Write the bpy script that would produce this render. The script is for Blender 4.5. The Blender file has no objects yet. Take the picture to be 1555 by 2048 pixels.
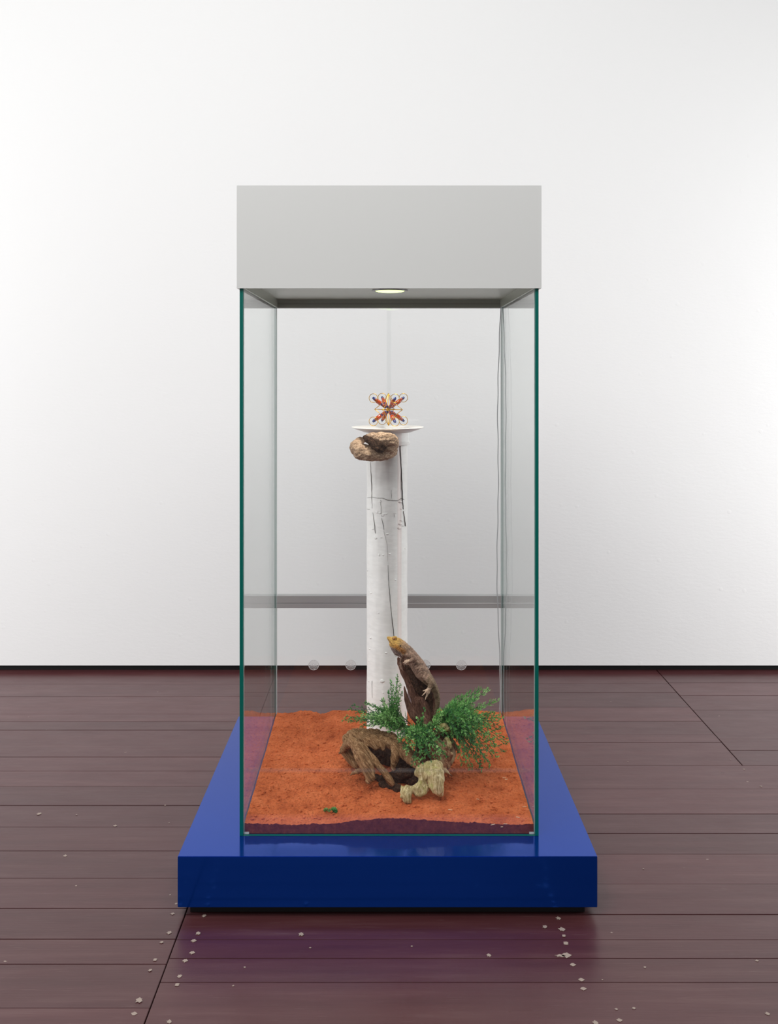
import bpy, bmesh, math, random
import numpy as np
from mathutils import Vector, Matrix, noise

random.seed(7)
C = bpy.context.scene.collection
scn = bpy.context.scene
PI = math.pi

# ------------------------------------------------------------ camera, world, lights, exposure
F = 1960.0; CAMZ = 1.489; VX, VY = 776.0, 744.0       # focal length in px, eye height, vanishing point
cam_d = bpy.data.cameras.new('camera'); cam = bpy.data.objects.new('camera', cam_d); C.objects.link(cam)
cam.location = (0, 0, CAMZ); cam.rotation_euler = (PI/2, 0, 0)
cam_d.sensor_fit = 'VERTICAL'; cam_d.sensor_height = 36; cam_d.lens = F/2048*36
cam_d.shift_x = (777.5-VX)/2048; cam_d.shift_y = -(1024-VY)/2048
cam_d.clip_start = 0.05
scn.camera = cam

w = bpy.data.worlds.new('world'); scn.world = w; w.use_nodes = True
w.node_tree.nodes['Background'].inputs[0].default_value = (0.97, 0.985, 1.0, 1)
w.node_tree.nodes['Background'].inputs[1].default_value = 0.15

def area(name, loc, target, sx, sy, power, col=(1, 1, 1)):
    l = bpy.data.lights.new(name, 'AREA'); l.shape = 'RECTANGLE'; l.size = sx; l.size_y = sy
    l.energy = power; l.color = col
    o = bpy.data.objects.new(name, l); C.objects.link(o); o.location = loc
    o.rotation_euler = (Vector(target)-Vector(loc)).to_track_quat('-Z', 'Y').to_euler()
    return o
area('key_softlight', (-1.6, 0.4, 4.7), (0, 3.6, 0.8), 2.2, 2.2, 68, (1, .99, .97))
area('left_fill_light', (-5.2, 3.0, 1.55), (0, 4.2, 1.0), 2.6, 2.8, 136, (.99, .995, 1))  # unseen panel on the left, added to brighten the wall evenly
area('right_fill_light', (4.8, 4.0, 1.45), (0.5, 5.5, 1.0), 1.2, 2.7, 62, (.99, .995, 1)).data.spread = 1.85  # added unseen panel for the right of the wall, spread kept narrow
area('rear_fill_light', (-1.0, -4.5, 3.9), (0, 4.4, 1.2), 5.0, 2.0, 38, (.99, .995, 1))  # weak frontal fill added behind the camera, out of view
area('high_ceiling_softlight', (0.0, -0.8, 6.2), (0, 3.8, .8), 6.0, 2.5, 158, (1, 1, 1))

scn.view_settings.view_transform = 'Standard'; scn.view_settings.look = 'None'
scn.view_settings.gamma = 1; scn.view_settings.use_curve_mapping = False
scn.view_settings.exposure = 0.25

# ------------------------------------------------------------ helpers
def P(px, py, d): return Vector(((px-VX)*d/F, d, CAMZ-(py-VY)*d/F))
def depth(py): return CAMZ*F/(py-VY)

def tag(o, label=None, cat=None, group=None, kind=None):
    if label: o['label'] = label
    if cat: o['category'] = cat
    if group: o['group'] = group
    if kind: o['kind'] = kind
    return o
def empty(name, loc, label, cat, group=None):
    o = bpy.data.objects.new(name, None); C.objects.link(o); o.location = loc; o.empty_display_size = .05
    return tag(o, label, cat, group)
def link(name, me, parent=None):
    o = bpy.data.objects.new(name, me); C.objects.link(o)
    if parent:
        o.parent = parent
        L = Vector((0, 0, 0)); p = parent
        while p: L += p.location; p = p.parent
        o.location = -L
    return o
def obj(name, bm, mat, parent=None, smooth=False):
    me = bpy.data.meshes.new(name); bm.to_mesh(me); bm.free()
    for m in (mat if isinstance(mat, list) else [mat]): me.materials.append(m)
    if smooth: me.polygons.foreach_set('use_smooth', [True]*len(me.polygons))
    return link(name, me, parent)
def fix(o):   # child built in world coordinates: undo the parent's position
    return o
def box(bm, x0, x1, y0, y1, z0, z1, bev=0, mi=0):
    vs = [bm.verts.new(v) for v in [(x0,y0,z0),(x1,y0,z0),(x1,y1,z0),(x0,y1,z0),(x0,y0,z1),(x1,y0,z1),(x1,y1,z1),(x0,y1,z1)]]
    fs = [bm.faces.new([vs[i] for i in f]) for f in [(0,3,2,1),(4,5,6,7),(0,1,5,4),(1,2,6,5),(2,3,7,6),(3,0,4,7)]]
    for f in fs: f.material_index = mi
    if bev:
        es = list({e for f in fs for e in f.edges})
        bmesh.ops.bevel(bm, geom=es, offset=bev, segments=2, affect='EDGES')
    return fs
def B(*a, **k):
    bm = bmesh.new(); box(bm, *a, **k); return bm
def lathe(prof, cx, cy, seg=64, bm=None):
    bm = bm or bmesh.new(); rings = []
    for r, z in prof:
        if r < 1e-6: rings.append([bm.verts.new((cx, cy, z))])
        else: rings.append([bm.verts.new((cx+r*math.cos(2*PI*i/seg), cy+r*math.sin(2*PI*i/seg), z)) for i in range(seg)])
    for a, b in zip(rings, rings[1:]):
        for i in range(seg):
            j = (i+1) % seg
            if len(a) == 1 and len(b) == 1: continue
            if len(a) == 1: bm.faces.new((a[0], b[j], b[i]))
            elif len(b) == 1: bm.faces.new((a[i], a[j], b[0]))
            else: bm.faces.new((a[i], a[j], b[j], b[i]))
    bmesh.ops.recalc_face_normals(bm, faces=bm.faces)
    return bm
def tube(bm, pts, rad, seg=8, closed=False, cap=True):
    pts = [Vector(p) for p in pts]; n = len(pts); rings = []
    up = None
    for i, p in enumerate(pts):
        a = pts[(i-1) % n] if (closed or i > 0) else p
        b = pts[(i+1) % n] if (closed or i < n-1) else p
        t = (b-a).normalized()
        if up is None: up = t.orthogonal().normalized()
        up = (up - t*up.dot(t)).normalized(); s = t.cross(up)
        r = rad[i] if isinstance(rad, (list, tuple)) else rad
        rings.append([bm.verts.new(p+(up*math.cos(2*PI*k/seg)+s*math.sin(2*PI*k/seg))*r) for k in range(seg)])
    m = n if closed else n-1
    for i in range(m):
        a, b = rings[i], rings[(i+1) % n]
        off = 0
        if closed and i == n-1:
            off = min(range(seg), key=lambda o: (a[0].co-b[o].co).length)
        for k in range(seg):
            bm.faces.new((a[k], a[(k+1) % seg], b[(k+1+off) % seg], b[(k+off) % seg]))
    if cap and not closed:
        bm.faces.new(rings[0][::-1]); bm.faces.new(rings[-1])
    return bm

# ------------------------------------------------------------ materials
def mat(name, col, rough=.5, metal=0, spec=.5, coat=0, **kw):
    m = bpy.data.materials.new(name); m.use_nodes = True
    b = m.node_tree.nodes['Principled BSDF']
    b.inputs['Base Color'].default_value = (*col, 1); b.inputs['Roughness'].default_value = rough
    b.inputs['Metallic'].default_value = metal; b.inputs['Specular IOR Level'].default_value = spec
    b.inputs['Coat Weight'].default_value = coat; b.inputs['Coat Roughness'].default_value = kw.get('coat_rough', .03)
    if 'trans' in kw: b.inputs['Subsurface Weight'].default_value = kw['trans']
    return m
def N(m, t, **k):
    n = m.node_tree.nodes.new(t)
    for a, v in k.items():
        if a.startswith('in_'):
            key = a[3:]; n.inputs[int(key) if key.isdigit() else key.replace('_', ' ')].default_value = v
        else: setattr(n, a, v)
    return n
def LK(m, a, b): m.node_tree.links.new(a, b)
def ramp(m, fac, stops):
    r = N(m, 'ShaderNodeValToRGB'); cr = r.color_ramp
    while len(cr.elements) < len(stops): cr.elements.new(.5)
    for e, (p, c) in zip(cr.elements, stops): e.position = p; e.color = (*c, 1)
    LK(m, fac, r.inputs[0]); return r
def coords(m, scale=(1, 1, 1), kind='Object'):
    tc = N(m, 'ShaderNodeTexCoord'); mp = N(m, 'ShaderNodeMapping'); mp.inputs['Scale'].default_value = scale
    LK(m, tc.outputs[kind], mp.inputs[0]); return mp.outputs[0]
def noisetex(m, vec, scale, detail=6, rough=.6, dist=0):
    n = N(m, 'ShaderNodeTexNoise'); n.inputs['Scale'].default_value = scale; n.inputs['Detail'].default_value = detail
    n.inputs['Roughness'].default_value = rough; n.inputs['Distortion'].default_value = dist
    LK(m, vec, n.inputs['Vector']); return n.outputs['Fac']
def bump(m, h, strength, dist, prev=None):
    b = N(m, 'ShaderNodeBump'); b.inputs['Strength'].default_value = strength; b.inputs['Distance'].default_value = dist
    LK(m, h, b.inputs['Height'])
    if prev: LK(m, prev, b.inputs['Normal'])
    LK(m, b.outputs[0], m.node_tree.nodes['Principled BSDF'].inputs['Normal']); return b.outputs[0]
def BS(m): return m.node_tree.nodes['Principled BSDF']

# wall paint: matte white plaster with faint horizontal brush relief
WALL = mat('wall_paint', (.86, .86, .855), .75, spec=.25)
v1 = coords(WALL, (14, 14, 34)); v2 = coords(WALL, (1, 1, 1))
b1 = bump(WALL, noisetex(WALL, v1, 2.2, 5, .6), .32, .0020)
b2 = bump(WALL, noisetex(WALL, v2, 1.6, 3), .5, .006, b1)
vo = N(WALL, 'ShaderNodeTexVoronoi'); vo.inputs['Scale'].default_value = 9; LK(WALL, v2, vo.inputs['Vector'])
rv = ramp(WALL, vo.outputs['Distance'], [(0, (1, 1, 1)), (.05, (1, 1, 1)), (.1, (0, 0, 0))])
bump(WALL, rv.outputs[0], .25, .0015, b2)

# floor paint: worn semi-gloss oxide red
def floor_material():
    m = mat('floor_paint', (.07, .018, .02), .35, spec=.5)
    v = coords(m, (1, 1, 1)); vs = coords(m, (.7, 9, 9)); gr = coords(m, (2.5, 60, 60))
    oi = N(m, 'ShaderNodeObjectInfo')
    n1 = noisetex(m, vs, 3, 6)
    base = ramp(m, n1, [(.3, (.066, .019, .021)), (.55, (.082, .026, .028)), (.75, (.105, .044, .044))])
    hv = N(m, 'ShaderNodeHueSaturation'); mr = N(m, 'ShaderNodeMapRange'); mr.inputs['To Min'].default_value = .85; mr.inputs['To Max'].default_value = 1.15
    LK(m, oi.outputs['Random'], mr.inputs[0]); LK(m, mr.outputs[0], hv.inputs['Value']); LK(m, base.outputs[0], hv.inputs['Color'])
    # small paint chips and scuffs
    vo = N(m, 'ShaderNodeTexVoronoi'); vo.inputs['Scale'].default_value = 7; LK(m, coords(m, (.8, 1.3, 1.3)), vo.inputs['Vector'])
    nz = noisetex(m, v, 140, 3)
    ad = N(m, 'ShaderNodeMath', operation='MULTIPLY_ADD'); LK(m, nz, ad.inputs[0]); ad.inputs[1].default_value = .09; LK(m, vo.outputs['Distance'], ad.inputs[2])
    chip = ramp(m, ad.outputs[0], [(.062, (1, 1, 1)), (.07, (0, 0, 0))])
    sc = noisetex(m, coords(m, (3, 70, 70)), 3, 4, .7); scr = ramp(m, sc, [(.62, (0, 0, 0)), (.74, (.45, .45, .45))])
    mx = N(m, 'ShaderNodeMix', data_type='RGBA'); LK(m, scr.outputs[0], mx.inputs[0]); LK(m, hv.outputs[0], mx.inputs[6]); mx.inputs[7].default_value = (.2, .13, .12, 1)
    m2 = N(m, 'ShaderNodeMix', data_type='RGBA'); LK(m, chip.outputs[0], m2.inputs[0]); LK(m, mx.outputs[2], m2.inputs[6]); m2.inputs[7].default_value = (.34, .26, .22, 1)
    LK(m, m2.outputs[2], BS(m).inputs['Base Color'])
    rr = N(m, 'ShaderNodeMapRange'); rr.inputs['To Min'].default_value = .22; rr.inputs['To Max'].default_value = .42
    LK(m, noisetex(m, coords(m, (2, 5, 5)), 3, 5), rr.inputs[0]); LK(m, rr.outputs[0], BS(m).inputs['Roughness'])
    p = bump(m, noisetex(m, gr, 3, 5), .35, .0006)
    bump(m, noisetex(m, v, 8, 3), .4, .002, p)
    return m
FLOOR = floor_material()
DARK = mat('dark_recess', (.006, .006, .007), .6)
CHIP = mat('chipped_paint', (.34, .27, .23), .7)
BLUE = mat('blue_lacquer', (.0003, .052, .38), .12, metal=.72, spec=.35, coat=.08, coat_rough=.04)
bump(BLUE, noisetex(BLUE, coords(BLUE), 9, 2), .05, .001)
HOOD = mat('hood_grey', (.69, .695, .68), .5, spec=.3)
ALU = mat('brushed_aluminium', (.30, .31, .26), .35, metal=.45)
bump(ALU, noisetex(ALU, coords(ALU, (2, 90, 90)), 6, 3), .15, .0004)
ALU2 = mat('satin_aluminium', (.40, .40, .405), .45, metal=.35)
EDGE = mat('glass_edge', (.0, .125, .10), .3, spec=.25)
SIL = mat('clear_silicone', (.72, .76, .76), .25)
CORD = mat('grey_cord', (.30, .31, .32), .35)
ACR = mat('clear_acrylic', (.62, .63, .64), .15)

def glass_material(name, tint, body=0.0):
    m = bpy.data.materials.new(name); m.use_nodes = True; t = m.node_tree; t.nodes.clear()
    out = N(m, 'ShaderNodeOutputMaterial'); mix = N(m, 'ShaderNodeMixShader'); tr = N(m, 'ShaderNodeBsdfTransparent'); gl = N(m, 'ShaderNodeBsdfGlossy')
    fr = N(m, 'ShaderNodeFresnel'); ge = N(m, 'ShaderNodeNewGeometry'); mr = N(m, 'ShaderNodeMapRange')
    mr.inputs['To Min'].default_value = 1.37; mr.inputs['To Max'].default_value = 1/1.37
    LK(m, ge.outputs['Backfacing'], mr.inputs[0]); LK(m, mr.outputs[0], fr.inputs['IOR'])
    tr.inputs[0].default_value = (*tint, 1); gl.inputs['Roughness'].default_value = 0.0; gl.inputs[0].default_value = (.95, .97, .96, 1)
    LK(m, fr.outputs[0], mix.inputs[0]); LK(m, tr.outputs[0], mix.inputs[1]); LK(m, gl.outputs[0], mix.inputs[2]); LK(m, mix.outputs[0], out.inputs[0])
    return m
GLASS = glass_material('float_glass', (.996, .998, .997))

def sand_material():
    m = mat('red_sand', (.5, .13, .05), .95, spec=.1)
    v = coords(m)
    n = noisetex(m, v, 14, 8, .7)
    r = ramp(m, n, [(.3, (.36, .078, .026)), (.5, (.52, .13, .045)), (.7, (.63, .18, .07))])
    n2 = noisetex(m, v, 160, 4, .7)
    r2 = ramp(m, n2, [(.32, (.5, .5, .5)), (.52, (1, 1, 1)), (.75, (1.0, 1.0, 1.0))])
    mu = N(m, 'ShaderNodeMix', data_type='RGBA', blend_type='MULTIPLY'); mu.inputs[0].default_value = .8
    LK(m, r.outputs[0], mu.inputs[6]); LK(m, r2.outputs[0], mu.inputs[7]); LK(m, mu.outputs[2], BS(m).inputs['Base Color'])
    p = bump(m, noisetex(m, v, 75, 5, .75), .7, .006)
    bump(m, n2, .6, .0025, p)
    return m
SAND = sand_material()
SAND_SHADE = mat('sand_side_shade', (.17, .035, .018), .85, spec=.15)  # darker copy of the sand: shade of the upright sides put into colour
_dv = coords(SAND_SHADE); _dr = ramp(SAND_SHADE, noisetex(SAND_SHADE, _dv, 60, 6, .7), [(.3, (.10, .02, .012)), (.6, (.20, .042, .022)), (.78, (.34, .09, .045))]); LK(SAND_SHADE, _dr.outputs[0], BS(SAND_SHADE).inputs['Base Color'])

def wood_material(name, dark, mid, light, scale=(6, 6, 22), bumpd=.004, moss=None, rough=.85, axis=(.6, -.3, -.7)):
    m = mat(name, mid, rough, spec=.2)
    # grain: fine across the axis, stretched along it
    q = Vector(axis).normalized().rotation_difference(Vector((1, 0, 0))).to_euler()
    tc = N(m, 'ShaderNodeTexCoord'); m0 = N(m, 'ShaderNodeMapping'); m0.inputs['Rotation'].default_value = q; LK(m, tc.outputs['Object'], m0.inputs[0])
    m1_ = N(m, 'ShaderNodeMapping'); m1_.inputs['Scale'].default_value = scale; LK(m, m0.outputs[0], m1_.inputs[0]); v = m1_.outputs[0]
    n = noisetex(m, v, 6, 8, .65, 1.2)
    r = ramp(m, n, [(.28, dark), (.5, mid), (.72, light)])
    src = r.outputs[0]
    if moss:
        mn = noisetex(m, coords(m), 26, 5, .6); mr = ramp(m, mn, [(.48, (0, 0, 0)), (.6, (.75, .75, .75))])
        mx = N(m, 'ShaderNodeMix', data_type='RGBA'); LK(m, mr.outputs[0], mx.inputs[0]); LK(m, src, mx.inputs[6]); mx.inputs[7].default_value = (*moss, 1); src = mx.outputs[2]
    LK(m, src, BS(m).inputs['Base Color'])
    p = bump(m, n, .8, bumpd)
    bump(m, noisetex(m, coords(m), 130, 4, .7), .5, .0015, p)
    return m
DRIFT = wood_material('brown_driftwood', (.035, .016, .007), (.25, .13, .058), (.60, .41, .23), (3, 30, 30), .006)
PALE = wood_material('pale_mossy_driftwood', (.10, .065, .02), (.47, .37, .18), (.78, .68, .46), (5, 24, 24), .005, moss=(.30, .29, .09), axis=(.1, -.1, -1))
BARK = wood_material('dark_branch', (.035, .015, .010), (.125, .058, .040), (.27, .15, .10), (4, 26, 26), .005, axis=(.35, .1, -1))
ROOT = wood_material('reddish_root', (.05, .018, .01), (.19, .075, .04), (.45, .27, .15), (4, 22, 22), .006, moss=(.5, .36, .2), axis=(.1, -.2, -1))
GNARL = wood_material('weathered_knot', (.05, .025, .015), (.44, .29, .19), (.80, .62, .47), (16, 34, 40), .006, axis=(1, 0, -.1))
HOLLOW_DARK = wood_material('hollow_shade_wood', (.01, .006, .004), (.04, .02, .012), (.16, .08, .045), (30, 30, 30), .006)  # near-black wood tone that carries the shade of the hollows

COL = mat('column_paint', (.8, .8, .78), .5, spec=.35)
_v = coords(COL)
_n = noisetex(COL, coords(COL, (1, 1, 3)), 30, 5, .65)
_sx = N(COL, 'ShaderNodeSeparateXYZ'); LK(COL, _v, _sx.inputs[0])
# a pinkish older coat showing through on the right of the shaft
def band(m, sock, a, b, w_):
    r = N(m, 'ShaderNodeMapRange', interpolation_type='SMOOTHSTEP'); r.inputs['From Min'].default_value = a; r.inputs['From Max'].default_value = a+w_; LK(m, sock, r.inputs[0])
    s = N(m, 'ShaderNodeMapRange', interpolation_type='SMOOTHSTEP'); s.inputs['From Min'].default_value = b-w_; s.inputs['From Max'].default_value = b; LK(m, sock, s.inputs[0])
    u = N(m, 'ShaderNodeMath', operation='SUBTRACT'); LK(m, r.outputs[0], u.inputs[0]); LK(m, s.outputs[0], u.inputs[1]); return u.outputs[0]
_bx = band(COL, _sx.outputs[0], .030, .047, .003)
_cn = ramp(COL, _n, [(.4, (.79, .785, .76)), (.6, (.85, .845, .82))])
_cm = N(COL, 'ShaderNodeMix', data_type='RGBA'); LK(COL, _bx, _cm.inputs[0]); LK(COL, _cn.outputs[0], _cm.inputs[6]); _cm.inputs[7].default_value = (.80, .73, .70, 1)
LK(COL, _cm.outputs[2], BS(COL).inputs['Base Color'])
_p = bump(COL, noisetex(COL, coords(COL, (1, 1, 3)), 26, 6, .65), .45, .0022)
CRACK = mat('crack_shadow', (.03, .026, .024), .9)
CRACK2 = mat('fine_crack', (.22, .2, .19), .9)
PLATE = mat('ceramic', (.80, .77, .75), .35, spec=.5)
GOLD = mat('gold_wire', (.62, .36, .05), .32, metal=1)
ORANGE = mat('orange_bead', (.33, .040, .004), .25, coat=.25)
MAROON = mat('maroon_bead', (.09, .018, .022), .2, coat=.5)
NAVY = mat('navy_bead', (.008, .02, .13), .2, coat=.5)

def leaf_material(name, a, b, c):
    m = mat(name, a, .45, spec=.4)
    n = noisetex(m, coords(m), 45, 3)
    r = ramp(m, n, [(.35, a), (.5, b), (.66, c)]); LK(m, r.outputs[0], BS(m).inputs['Base Color'])
    t = N(m, 'ShaderNodeBsdfTranslucent'); LK(m, r.outputs[0], t.inputs[0]); mx = N(m, 'ShaderNodeMixShader'); mx.inputs[0].default_value = .25
    LK(m, BS(m).outputs[0], mx.inputs[1]); LK(m, t.outputs[0], mx.inputs[2]); LK(m, mx.outputs[0], m.node_tree.nodes['Material Output'].inputs[0])
    return m
LEAF = leaf_material('leaf_green', (.05, .21, .05), (.14, .42, .10), (.32, .66, .20))
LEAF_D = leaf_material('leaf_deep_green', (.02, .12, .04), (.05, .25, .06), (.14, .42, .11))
LEAF_L = leaf_material('leaf_light_green', (.17, .42, .10), (.32, .62, .20), (.52, .80, .36))
STEM = mat('plant_stem', (.02, .07, .03), .5)

# ------------------------------------------------------------ setting
YW = depth(1343)
PT = .169                                   # top of the plinth
wall = obj('wall_back', B(-3.6, 3.6, YW, YW+.12, .030, 4.2), WALL); tag(wall, 'white painted gallery wall with faint brush texture', kind='structure')
base = obj('baseboard_back', B(-3.6, 3.6, YW+.035, YW+.11, -.02, .0295), DARK); tag(base, 'black shadow gap under the wall', kind='structure')
fl = obj('floor', B(-3.6, 3.6, -1.2, YW+.12, -.12, -.021), DARK); tag(fl, 'dark red painted plank floor', kind='structure')
left_rows = [1343, 1368, 1393, 1428, 1443, 1460, 1490, 1514, 1542, 1573, 1611, 1654, 1702, 1757, 1817, 1878, 1928, 2016]
mid_rows = [1343, 1367, 1385, 1414, 1442, 1469, 1485, 1531, 1578, 1628, 1667, 1708, 1768, 1829, 1879, 1917, 1965]
right_rows = [1343, 1366, 1391, 1420, 1478, 1501, 1531]
def rows(ys, on=True):
    r = [depth(y) for y in ys]; r[0] = YW+.034
    if on:
        while r[-1] > -1.0: r.append(r[-1]-random.uniform(.13, .18))
    return r
def planks(x0, x1, rr, skew=0):
    for a, b in zip(rr, rr[1:]):
        g = random.uniform(.0003, .0011); t = random.uniform(-.0007, .0007)
        bm = B(x0+.0015, x1-.0015, b+g, a-g, -.02, t, bev=.0009)
        for v in bm.verts: v.co.y += skew*(v.co.x+2)
        obj('plank', bm, FLOOR, fl)
XS, XR = -.557, 1.34
planks(-3.6, XS, rows(left_rows))
mr_ = rows(mid_rows)
k = mid_rows.index(1531)
planks(XS, XR, mr_[:k+1]); planks(XS, 3.6, mr_[k:])
planks(XR, 3.6, rows(right_rows, False))
# paint worn off over the nail heads, along the joists
bm = bmesh.new()
def chip(px, py, w_, h_=None):
    d = depth(py); x = (px-VX)*d/F; h_ = h_ or w_*.8; n = 11
    vs = []; w_ *= .62; h_ *= .8
    ph = random.random()*6
    for z in (.0006, .0012):
        vs.append([bm.verts.new((x+w_*math.cos(2*PI*i/n)*(1+.35*math.sin(i*2.3+ph)), d+h_*math.sin(2*PI*i/n)*(1+.35*math.cos(i*3.1+ph)), z)) for i in range(n)])
    bm.faces.new(vs[1])
    for i in range(n): bm.faces.new((vs[0][i], vs[0][(i+1) % n], vs[1][(i+1) % n], vs[1][i]))
for q in [(408,1832,.009),(396,1867,.010),(387,1882,.010),(384,1906,.010),(370,1922,.010),(359,1953,.009),(354,1970,.009),(323,1885,.007),(310,1920,.008),(300,1941,.007),
          (278,2001,.013),(268,2028,.010),(338,2044,.009),(345,1828,.008),(338,1866,.010),(352,1808,.006),(602,1869,.011),(1116,1837,.010),(1089,1854,.010),(1123,1859,.013),(1127,1872,.008),
          (1131,1887,.011),(1132,1911,.017),(1145,1930,.010),(1162,1960,.010),(1166,1978,.010),(977,1911,.009),(823,1893,.004),(1232,2019,.005),(1267,2017,.006),(1289,1935,.005),
          (1513,1922,.006),(1534,2028,.008),(1120,1912,.02,.006),(78,1628,.012),(230,1652,.009),(338,1646,.003),(153,1630,.004),(330,1611,.005),(130,1712,.009),(340,1790,.004),(489,1935,.004),(620,1896,.004),(466,1972,.004),
          (1487,1539,.006),(1521,1573,.006),(1255,1524,.004),(1221,1404,.004),(1251,1381,.004),(1238,2041,.009),(1460,1519,.004),(1190,2046,.01),(1286,1738,.004),(1204,1960,.003),(152,1772,.005)]:
    chip(*q)
tag(obj('paint_chip', bm, CHIP, fl), 'pale bare chips where the red paint has worn off', kind='stuff')

# ------------------------------------------------------------ plinth
pl = empty('plinth', (-.002, 3.213, 0), 'low glossy blue lacquered plinth under the glass display case', 'plinth')
D0 = 2.670
obj('plinth_box', B(-.5735, .5695, D0, 3.756, .030, PT, bev=.0012), BLUE, pl)
obj('recessed_base', B(-.545, .541, D0+.030, 3.726, .0015, .030), DARK, pl)['label'] = 'black recessed base'

# ------------------------------------------------------------ display case
CX = .0025
DF, DR = 2.788, 3.638; HB = CAMZ+.2376        # front and rear of glass, underside of hood rim
vit = empty('display_case', (CX, 3.213, PT), 'tall clear glass display case with a grey hood on the blue plinth', 'display case')
def pane(name, x0, x1, y0, y1, z0, z1, edge_axis, parent=vit):
    bm = bmesh.new(); fs = box(bm, x0, x1, y0, y1, z0, z1)
    bm.normal_update()
    for f in bm.faces:
        n = f.normal
        big = abs(n.x) > .5 if edge_axis == 'x' else abs(n.y) > .5
        f.material_index = 0 if big else 1
    return obj(name, bm, [GLASS, EDGE], parent)
ZT = HB+.026
for s in (-1, 1):
    x0, x1 = sorted((CX+s*.415, CX+s*.425))
    tag(pane('side_pane', x0, x1, DF, DR, PT+.0005, ZT, 'x'), 'clear side pane with dark green cut edge')
pane('front_pane', CX-.4148, CX+.4148, DF, DF+.010, PT+.0005, ZT, 'y')
lowp = pane('rear_pane', CX-.4148, CX+.4148, DR-.010, DR, PT+.0005, .617, 'y')
pane('sliding_door', CX-.4148, CX+.0075, DR-.008, DR-.003, .655, ZT-.012, 'y')
pane('sliding_door', CX-.0075, CX+.4148, DR+.002, DR+.007, .655, ZT-.012, 'y')
for s in (-1, 1):       # clear silicone where the panes meet
    for y0 in (DF+.0002, DR-.0035):
        x0, x1 = sorted((CX+s*.4150, CX+s*.4139))
        obj('silicone_joint', B(x0, x1, y0+.0098 if y0 < 3 else y0-.011, y0+.012 if y0 < 3 else y0-.008, PT+.001, HB-.001), SIL, vit)
    x0, x1 = sorted((CX+s*.413, CX+s*.400))
    obj('corner_clip', B(x0, x1, DF+.0105, DF+.0125, PT+.0005, PT+.006), ACR, vit)
# middle rail carrying the sliding doors
def rail(name, z0, z1, halves):
    o = obj(name, B(CX-.414, CX+.414, DR-.020, DR+.012, z0, z1, bev=.0008), ALU2, vit)
    return o
r0 = obj('door_rail', B(CX-.414, CX+.414, DR-.0175, DR+.012, .617, .662), ALU2, vit)
obj('rail_lip', B(CX-.414, CX+.413, DR-.0195, DR-.0175, .6365, .662), ALU2, r0)
obj('rail_lip', B(CX-.414, CX+.413, DR-.0195, DR-.0175, .617, .6335), ALU2, r0)
obj('rail_highlight', B(CX+.03, CX+.413, DR-.0205, DR-.0176, .6337, .6363), ACR, r0)  # pale strip painting a highlight along the right half of the rail
line_mat = bpy.data.materials.new('glass_line'); line_mat.use_nodes = True; line_mat.node_tree.nodes.clear()  # thin pale translucent strips across the front pane
_o = N(line_mat, 'ShaderNodeOutputMaterial'); _x = N(line_mat, 'ShaderNodeMixShader'); _x.inputs[0].default_value = .022; _t = N(line_mat, 'ShaderNodeBsdfTransparent'); _d = N(line_mat, 'ShaderNodeBsdfDiffuse')
LK(line_mat, _t.outputs[0], _x.inputs[1]); LK(line_mat, _d.outputs[0], _x.inputs[2]); LK(line_mat, _x.outputs[0], _o.inputs[0])
gline = obj('glass_line', B(CX-.41, CX+.41, DF-.0006, DF-.0002, .350, .362), line_mat, vit); gline['label'] = 'faint milky line across the front glass'
obj('glass_line', B(CX-.41, CX+.41, DF-.0012, DF-.0008, .3545, .3575), line_mat, vit)
# round vents in the lower rear pane
for px in (627, 701, 850, 922):
    c = P(px, 1330, DR-.0115); bm = bmesh.new()
    n = 36
    tube(bm, [(c.x+.0183*math.cos(2*PI*i/n), c.y, c.z+.0183*math.sin(2*PI*i/n)) for i in range(n)], .0011, 6, closed=True)
    tube(bm, [(c.x+.012*math.cos(2*PI*i/n), c.y, c.z+.012*math.sin(2*PI*i/n)) for i in range(n)], .0004, 5, closed=True)
    vnt = obj('air_vent', bm, ACR, vit, smooth=True); vnt['label'] = 'round clear plastic air vent'
    bm = bmesh.new()
    for i in range(18):
        a = 2*PI*i/18
        wdt = .00075
        ca, sa = math.cos(a), math.sin(a)
        pts = [(.003, -.0004), (.0172, -wdt), (.0172, wdt), (.003, .0004)]
        v0 = [bm.verts.new((c.x+r*ca-t*sa, c.y-.0008, c.z+r*sa+t*ca)) for r, t in pts]
        v1 = [bm.verts.new((c.x+r*ca-t*sa, c.y+.0010, c.z+r*sa+t*ca)) for r, t in pts]
        bm.faces.new(v0); bm.faces.new(v1[::-1])
        for j in range(4): bm.faces.new((v0[j], v0[(j+1) % 4], v1[(j+1) % 4], v1[j]))
    bmesh.ops.recalc_face_normals(bm, faces=bm.faces)
    bm2 = bm
    tagk = obj('vent_fins', bm2, ACR, vnt); 
    tagk['kind'] = 'stuff'
# hood
hx0, hx1, hy0, hy1 = CX-.432, CX+.432, DF-.008, DR+.026
HT = HB+.2915
bm = bmesh.new()
t = .0065
box(bm, hx0, hx1, hy0, hy0+t, HB, HT); box(bm, hx0, hx1, hy1-t, hy1, HB, HT)
box(bm, hx0, hx0+t, hy0+t, hy1-t, HB, HT); box(bm, hx1-t, hx1, hy0+t, hy1-t, HB, HT); box(bm, hx0+t, hx1-t, hy0+t, hy1-t, HT-t, HT)
hood = obj('hood', bm, HOOD, vit); hood['label'] = 'plain pale grey box hood on top'
obj('underside_panel', B(CX-.4145, CX+.4145, DF+.0105, DR-.0105, HB+.0286, HB+.034), ALU, hood)
for s in (-1, 1):
    x0, x1 = sorted((CX+s*.4145, CX+s*.4105))
    obj('inner_rim', B(x0, x1, DF+.0105, DR-.021, HB+.0003, HB+.0286), ALU, hood)
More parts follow.
